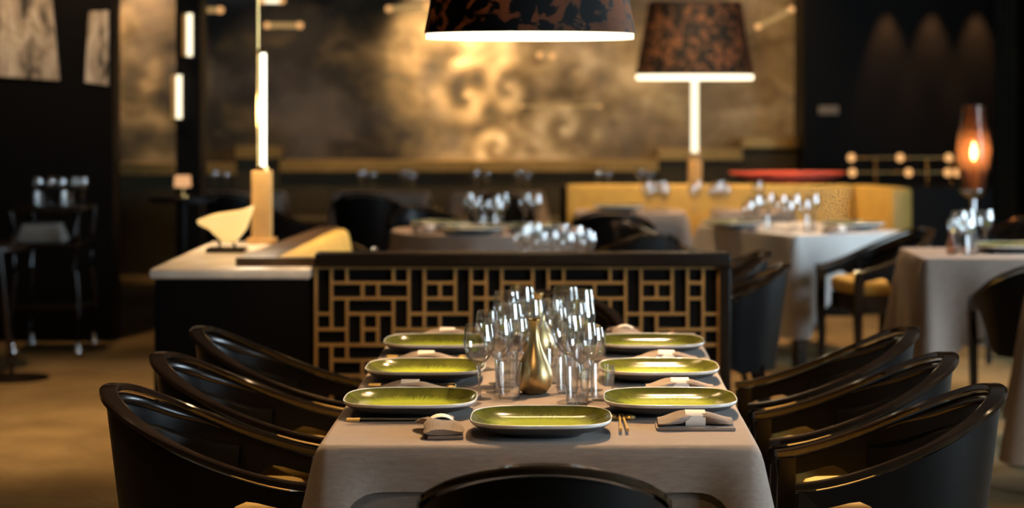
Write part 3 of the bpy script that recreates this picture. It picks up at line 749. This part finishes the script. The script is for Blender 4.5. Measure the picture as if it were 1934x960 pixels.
# two chairs at the open side of the booth table
chair(.70, 9.15, -1, .05, 'black shell chair with mustard seat partly behind the end post of the lattice screen')
chair(.69, 9.86, -1, -.08, 'black shell chair behind the one at the end post of the lattice screen')
# round table
rx, ry, rr = -.42, 12.3, .56
rt = thing('round_table', 'round dining table under a taupe cloth with glasses, behind the booth', 'table', (rx, ry, 0))
MB().lathe([(0, .715), (rr-.02, .715), (rr-.01, .745), (0, .747)], 48).build('tabletop', 'wood_cap', rt); MB().lathe([(.28, 0), (.28, .02), (.06, .05), (.05, .70), (.12, .715)], 32).build('pedestal', 'lacquer', rt)
rings = []; n = 160
for k in (.02, .6, .97): rings.append([(rr*k*math.cos(2*PI*j/n), rr*k*math.sin(2*PI*j/n), .75) for j in range(n)])
for i in range(10):
    q = i/9; rings.append([((rr+.005+.02*q+.03*q*math.sin(14*2*PI*j/n))*math.cos(2*PI*j/n), (rr+.005+.02*q+.03*q*math.sin(14*2*PI*j/n))*math.sin(2*PI*j/n), .748-.42*q) for j in range(n)])
o = MB().loft(rings, caps=False).build('tablecloth', 'taupe_cloth', None, True, 60); o.location = (rx, ry, 0); tag(o, 'round taupe cloth with soft folds on the round table', 'tablecloth')
for px, y, l in ((895, 11.92, 'towards the lattice screen'), (1010, 12.1, 'towards the mustard banquette'), (830, 12.35, 'towards the post lamp')): plate((px-HX)/F*y, y, .7515, 'green glazed square plate on the round table, '+l)
napkin((812-HX)/F*12.0, 12.0, .7515, .3, 'taupe napkin in a pale band on the round table')
rects_[:] = PLT
for k, px, y in (('L', 880, 12.5), ('L', 935, 12.3), ('L', 950, 12.55), ('S', 918, 12.2), ('S', 900, 12.6), ('L', 992, 12.5), ('L', 1012, 12.4), ('S', 945, 12.05), ('T', 925, 12.0), ('S', 868, 12.35), ('T', 960, 12.2)):
    glass(k, (px-HX)/F*y, y, .7515, 'on the round table behind the booth', 'glasses on the round table')
chair(-1.0, 10.98, .75, .66, 'black shell chair between the booth seat and the round table')
chair(-.82, 13.35, .45, -.89, 'black shell chair behind the round table, turned towards it')
chair(.35, 11.25, -.45, .75, 'black shell chair between the round table and the booth table')
# angled table by the banquette
rot = math.radians(28); ea = Vector((math.cos(rot), math.sin(rot), 0)); eb = Vector((-math.sin(rot), math.cos(rot), 0)); nc = Vector((1.30, 11.75, 0))
c = nc+ea*.39+eb*.52
table(c.x, c.y, .78, 1.04, rot, .34, 'pale cloth with long hanging corners on the angled table before the mustard banquette', 'angled dining table with pale cloth before the mustard banquette', 'pale_cloth', corner=.62, flare=.03, cflare=.09, amp=.014)
for px, y, l in ((1385, 12.4, 'towards the round table'), (1610, 12.3, 'towards the amber lamp')): plate((px-HX)/F*y, y, .7515, 'green glazed square plate on the angled pale table, '+l, rot=rot)
napkin((1585-HX)/F*12.0, 12.02, .7515, rot, 'taupe napkin in a pale band on the angled pale table')
rects_[:] = PLT
for k, px, y in (('L', 1425, 12.3), ('L', 1440, 12.5), ('S', 1418, 12.15), ('L', 1475, 12.25), ('L', 1500, 12.35), ('S', 1520, 12.2), ('L', 1543, 12.4), ('S', 1490, 12.1), ('T', 1455, 12.1), ('T', 1530, 12.1), ('S', 1432, 12.7)):
    glass(k, (px-HX)/F*y, y, .7515, 'on the angled pale table', 'glasses on the angled table')
chair(.58, 12.12, .88, .47, 'black shell chair with a bright rim at the corner of the angled pale table')
chair(1.72, 11.42, -.92, -.30, 'black shell chair with mustard seat beside the hanging corner of the angled pale table')
# small table before the banquette
table(.46, 14.1, .72, .56, 0, .3, 'taupe cloth on the small table against the mustard banquette', 'small dining table against the mustard banquette', corner=.3)
for k, px, y in (('L', 1222, 14.1), ('L', 1238, 14.2), ('L', 1250, 14.1), ('S', 1256, 14.0), ('S', 1228, 14.0)):
    glass(k, (px-HX)/F*y, y, .7515, 'on the small banquette table', 'glasses on the small table')
plate((1168-HX)/F*14.1, 14.1, .7515, 'green glazed square plate on the small table against the banquette')
table(1.28, 14.1, .50, .56, 0, .3, 'taupe cloth on the narrow table against the mustard banquette, behind the angled table', 'narrow dining table against the mustard banquette', corner=.3)
for k, px, y in (('L', 1316, 14.2), ('S', 1308, 14.1), ('L', 1362, 14.2), ('S', 1372, 14.1), ('L', 1355, 14.0), ('S', 1345, 14.1), ('L', 1432, 14.2)):
    glass(k, (px-HX)/F*y, y, .7515, 'on the narrow banquette table', 'glasses on the narrow table')
chair(.33, 13.35, .1, 1, 'black shell chair facing the small table against the banquette')
# mustard banquette with an angled return
bn = thing('banquette', 'long mustard upholstered banquette with an angled return below the damask lamp', 'banquette', (0, 0, 0))
bx0, bx1 = (1070-HX)/F*15.0, (1612-HX)/F*15.0
zt = CH-(350-HY)/F*15.0
MB().box(((bx0+bx1)/2, 15.09, (zt+.42)/2), (bx1-bx0, .18, zt-.42), bev=.03).build('backrest', 'mustard', bn)
dv = Vector(((1694-HX)/F*14.45-bx1, -.55, 0)); rm = Matrix.Rotation(math.atan2(dv.y, dv.x), 3, 'Z')
mid_ = Vector((bx1, 15.06, (zt+.42)/2))+dv*.5+Vector((.06, .06, 0)); MB().box(mid_, (dv.length, .16, zt-.42), rm, bev=.03).build('return_backrest', 'mustard', bn)
MB().box(((bx0+bx1)/2, 14.76, .40), (bx1-bx0, .46, .14), bev=.03).build('seat', 'mustard', bn); MB().box(((bx0+bx1)/2, 14.82, .165), (bx1-bx0-.02, .5, .33)).build('base', 'black_panel', bn, False)
struct('wall_low_partition', MB().box((1.55, 15.42, .43), (3.1, .42, .86)), 'black_panel', 'low black partition behind the mustard banquette')
# red bowl and brass rails on the low partition
rb = thing('boat_bowl', 'long shallow red glass bowl on the low partition behind the banquette', 'bowl', ((1488-HX)/F*15.4, 15.4, .86))
def boat(k, z, n=40): return [(.43*k*math.copysign(abs(math.cos(2*PI*j/n))**1.3, math.cos(2*PI*j/n)), .15*k*math.sin(2*PI*j/n), z) for j in range(n)]
MB().loft([boat(.25, .012), (boat(.55, .03)), boat(.85, .065), boat(1.0, .095), boat(.99, .100), boat(.93, .092), boat(.5, .04), boat(.1, .03)]).build('bowl', 'red_glass', rb, angle=70)
MB().lathe([(0, 0), (.09, 0), (.08, .008), (.06, .016), (0, .016)], 24).build('foot', 'red_glass', rb)
rl = thing('brass_rail', 'double brass rail with small glowing globes on the low partition', 'rail', (0, 0, 0))
for py in (298, 326):
    a, b = W(1600, py, 15.4), W(1805, py, 15.4); MB().tube([a, b], .012, 10).build('bar', 'brass', rl)
    for px in ((1608, 1700, 1792) if py == 298 else (1610, 1716, 1790, 1808)):
        q = W(px, py, 15.36); MB().lathe([(0, -.03), (.02, -.024), (.03, 0), (.02, .024), (0, .03)], 16, q).build('globe', 'bulb_amber', rl)
for px in (1655, 1752, 1800):
    a = W(px, 298, 15.4); MB().tube([(a.x, 15.42, .86), (a.x, 15.42, a.z)], .012, 8).build('post', 'brass', rl)
# table beside the amber lamp, and the near corner table
table(2.30, 10.56, 1.10, .70, 0, .36, 'taupe cloth with drooping corner on the table in front of the amber candle lamp', 'dining table in front of the amber candle lamp', corner=.62, cflare=.08, amp=.014, flare=.03)
plate((1905-HX)/F*10.6, 10.6, .7515, 'green glazed square plate on the table in front of the amber lamp')
rects_[:] = PLT; placed.append(((1797-HX)/F*10.45, 10.45, .027))
for k, px, y in (('L', 1812, 10.7), ('L', 1828, 10.85), ('L', 1846, 10.75), ('S', 1802, 10.55), ('S', 1820, 10.5), ('S', 1850, 10.5), ('T', 1836, 10.42)):
    glass(k, (px-HX)/F*y, y, .7515, 'on the table in front of the amber lamp', 'glasses on the table by the amber lamp')
t_ = thing('oil_bottle', 'small amber oil bottle among the glasses in front of the amber lamp', 'bottle', ((1797-HX)/F*10.45, 10.45, .7515))
MB().lathe([(0, 0), (.022, 0), (.026, .02), (.024, .055), (.010, .085), (.009, .11), (0, .11)], 20).build('body', 'amber_glass', t_); MB().lathe([(.011, .11), (.011, .125), (0, .126)], 16).build('cap', 'brass', t_)
chair(2.17, 9.60, -.15, 1, 'black shell chair pulled up to the table in front of the amber lamp')
chair(2.55, 12.35, -.9, -.45, 'black shell chair behind the table in front of the amber lamp')
table(2.41, 8.39, 1.08, 1.0, -.22, .36, 'taupe cloth corner hanging from the table beside the aisle', 'dining table beside the aisle, mostly out of view', corner=.62, cflare=.08, amp=.012, flare=.03)
# amber candle stand
cs_ = W(1839, 0, 13.0)
ca = thing('candle_stand', 'tall amber glass hurricane lamp with a burning candle on a slim stand', 'candle lamp', (cs_.x, 13.0, 0))
z0, z1 = CH-(362-HY)/F*13, CH-(203-HY)/F*13
MB().lathe([(0, 0), (.13, 0), (.13, .015), (.03, .03), (0, .03)], 28).build('base', 'chrome', ca); MB().tube([(0, 0, .03), (0, 0, z0-.03)], .016, 12).build('stem', 'chrome', ca)
MB().lathe([(.016, z0-.05), (.07, z0-.02), (.085, z0), (.085, z0+.012), (0, z0+.012)], 28).build('cup', 'chrome', ca)
hh = z1-z0; prof = [(.074, 0), (.082, .12), (.098, .28), (.108, .46), (.100, .62), (.082, .75), (.073, .88), (.072, 1.0)]
MB().loft([[(r*math.cos(2*PI*j/32), r*math.sin(2*PI*j/32), z0+.013+hh*q) for j in range(32)] for r, q in prof+[(r-.003, q) for r, q in prof[::-1]]], closed=True).build('glass_chimney', 'amber_glass', ca, angle=70)
MB().lathe([(0, z0+.012), (.03, z0+.012), (.03, z0+.19), (.02, z0+.185), (0, z0+.185)], 20).build('candle', 'candle_wax', ca)
MB().lathe([(0, z0+.19), (.012, z0+.205), (.018, z0+.235), (.012, z0+.27), (.004, z0+.30), (0, z0+.305)], 14).build('flame', 'flame', ca)
light('candle_glow', 'POINT', ca, (0, 0, z0+.25), 3.5, AMBER, size=.02)

# ------------------------------------------------------------------ tables under the mural
for i, (px, w) in enumerate(((720, 'opposite the middle of the booth'), (938, 'behind the round table'), (1170, 'behind the mustard banquette'), (440, 'behind the post lamp'))):
    x = (px-HX)/F*16.4
    table(x, 16.5, .7, .62, 0, .22, 'taupe cloth on the table at the mural bench, '+w, 'small dining table at the mural bench, '+w, corner=.3)
    for k, dx, dy in (('L', -.16, 0), ('L', .17, .05), ('S', -.08, .08), ('S', .24, -.05)): glass(k, x+dx, 16.5+dy, .7515, 'at the mural bench, '+w, 'glasses at the mural bench')
chair((692-HX)/F*15.3, 15.55, .1, 1, 'black shell chair with its back turned, at the mural bench table opposite the booth')
chair((945-HX)/F*15.6, 15.72, 0, 1, 'black shell chair with its back turned, at the mural bench table behind the round table')
chair((548-HX)/F*14.6, 14.6, .95, .3, 'black shell chair between the post lamp and the mural bench')
chair((420-HX)/F*15.2, 15.6, .1, 1, 'black shell chair at the mural bench table behind the post lamp')

# ------------------------------------------------------------------ column side
ca_, cb_ = (332-HX)/F*13.0, (378-HX)/F*13.0
struct('column', MB().box(((ca_+cb_)/2, 13.12, H/2), (cb_-ca_, .24, H)), 'black_panel', 'black square column with lit glass tubes')
def tubelight(px, y0, y1, lab_, m):
    a, b = W(px, y1, 12.955), W(px, y0, 12.955)
    t_ = thing('wall_tube_light', lab_, 'wall light', (a.x, 12.955, a.z))
    h = b.z-a.z
    MB().lathe([(0, 0), (.018, 0), (.018, h), (0, h)], 18).build('glass_tube', m, t_)
    MB().box((-.03, .01, h/2), (.028, .03, h), bev=.003).build('back_plate', 'honey_wood', t_)
    for z in (.03, h-.03): MB().box((0, .03, z), (.02, .035, .02)).build('bracket', 'brass', t_, False)
tubelight(358, 26, 106, 'upper short lit glass tube on the black column', 'tube_warm')
tubelight(338, 142, 224, 'lower short lit glass tube on the black column', 'tube_warm')
# side table with a little lamp before the column
sx_ = (345-HX)/F*12.5
st_ = thing('side_table', 'small black side table standing before the column', 'table', (sx_, 12.5, 0))
MB().lathe([(0, .90), (.2, .90), (.2, .93), (0, .93)], 32).build('top', 'black_panel', st_); MB().lathe([(.15, 0), (.15, .015), (.025, .03), (.025, .9)], 24).build('pedestal', 'black_panel', st_)
tl_ = thing('small_table_lamp', 'small table lamp with a glowing orange shade before the column', 'table lamp', (sx_, 12.5, .93))
MB().lathe([(0, 0), (.04, 0), (.04, .008), (.008, .015), (.008, .06), (0, .06)], 20).build('base', 'brass', tl_)
t = NT('lit_shade'); t.done(t.n('ShaderNodeEmission', i_0=(1.0, .50, .22), i_1=.55))
MB().lathe([(.046, .058), (.05, .06), (.046, .125), (.042, .125)], 24).build('shade', 'lit_shade', tl_)
# tubes hanging before the mural; the longest glows in place of a reflection
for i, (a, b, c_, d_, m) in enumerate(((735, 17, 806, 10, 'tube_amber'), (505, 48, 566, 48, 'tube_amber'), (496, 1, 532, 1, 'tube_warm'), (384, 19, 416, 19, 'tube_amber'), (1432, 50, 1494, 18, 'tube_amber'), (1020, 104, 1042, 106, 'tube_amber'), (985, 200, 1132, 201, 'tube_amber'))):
    DD = 17.0-.2*(i % 2); p, q = W(a, b, DD), W(c_, d_, DD); t_ = thing('hanging_tube_light', {4: 'tilted amber tube light hanging beside the damask lamp', 6: 'long thin glowing amber rod standing in for a reflection below the pendant shade'}.get(i, 'thin amber tube light hanging on wires before the mural'), 'hanging light', (0, 0, 0), 0, 'amber tubes hanging before the mural')
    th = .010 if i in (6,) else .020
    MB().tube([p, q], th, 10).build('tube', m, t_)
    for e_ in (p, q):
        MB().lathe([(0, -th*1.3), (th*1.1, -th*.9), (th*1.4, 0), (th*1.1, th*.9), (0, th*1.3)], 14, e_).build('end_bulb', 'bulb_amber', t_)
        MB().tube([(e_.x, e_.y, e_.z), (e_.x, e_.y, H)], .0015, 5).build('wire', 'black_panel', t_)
# black partition with bark panels, trolley, pedestal table
qa, qb = W(-60, 0, 13.1).x, W(214, 0, 13.1).x
wp = struct('wall_partition', MB().box(((qa+qb)/2, 13.2, H/2), (qb-qa, .2, H)), 'black_panel', 'black partition with bark textured panels above')
for pts in (((-60, -60), (92, -60), (112, 152), (-60, 140)), ((168, 22), (204, 20), (204, 162), (160, 155))):
    fr_, bk = [], []
    for (a, b) in pts: w_ = W(a, b, 13.085); fr_.append((w_.x, 13.085, w_.z)); bk.append((w_.x, 13.11, w_.z))
    MB().loft([fr_, bk]).build('bark_panel', 'bark_panel', wp, False)
tr = thing('serving_trolley', 'black serving trolley with slim legs and chrome castors before the bark panels', 'trolley', (W(98, 0, 12.5).x, 12.55, 0))
for i in (-1, 1):
    for j in (-1, 1):
        lg = MB().tube([(i*.19, j*.22, .09), (i*.20, j*.23, .25), (i*.175, j*.21, .5), (i*.185, j*.22, .72), (i*.185, j*.22, .86)], [.011, .012, .018, .022, .02], 12).build('leg', 'lacquer', tr)
        MB().lathe([(0, 0), (.012, 0), (.026, .012), (.03, .032), (.022, .055), (.012, .07), (.014, .095), (0, .095)], 18, (i*.19, j*.22, 0)).build('castor', 'chrome', lg)
for z in (.30, .66, .86): MB().box((0, 0, z), (.40, .48, .02), bev=.004).build('shelf', 'lacquer', tr)
for k, dx, dy in (('S', -.12, .1), ('S', -.05, .12), ('S', .02, .1), ('S', .08, .12), ('S', .14, .1), ('T', -.06, -.1), ('T', .1, -.1)): glass(k, W(98, 0, 12.5).x+dx, 12.55+dy, .8705, 'on the black serving trolley', 'glasses on the trolley')
for k in range(4):
    o = MB().box((0, 0, 0), (.27-.015*k, .2, .026), bev=.010).build('folded_linen', 'linen_grey'); o.location = (W(75, 0, 12.4).x, 12.47, .6705+.013+.0262*k); o.rotation_euler = (0, 0, .05*k)
    tag(o, 'folded grey linen, %s in the stack on the trolley shelf' % ('lowest', 'second from the shelf', 'third from the shelf', 'topmost')[k], 'linen', 'folded linens on the trolley')
pt = thing('pedestal_table', 'black round pedestal table with a disc foot near the trolley', 'table', (W(18, 0, 11.4).x, 11.45, 0))
MB().lathe([(0, 0), (.20, 0), (.20, .008), (.05, .022), (0, .024)], 40).build('disc_foot', 'lacquer', pt); MB().tube([(0, 0, .02), (-.07, 0, .70)], .016, 12).build('post', 'lacquer', pt); MB().lathe([(0, .70), (.3, .70), (.3, .725), (0, .725)], 40, (-.22, 0, 0)).build('top', 'lacquer', pt)
print('objects', len(bpy.data.objects))
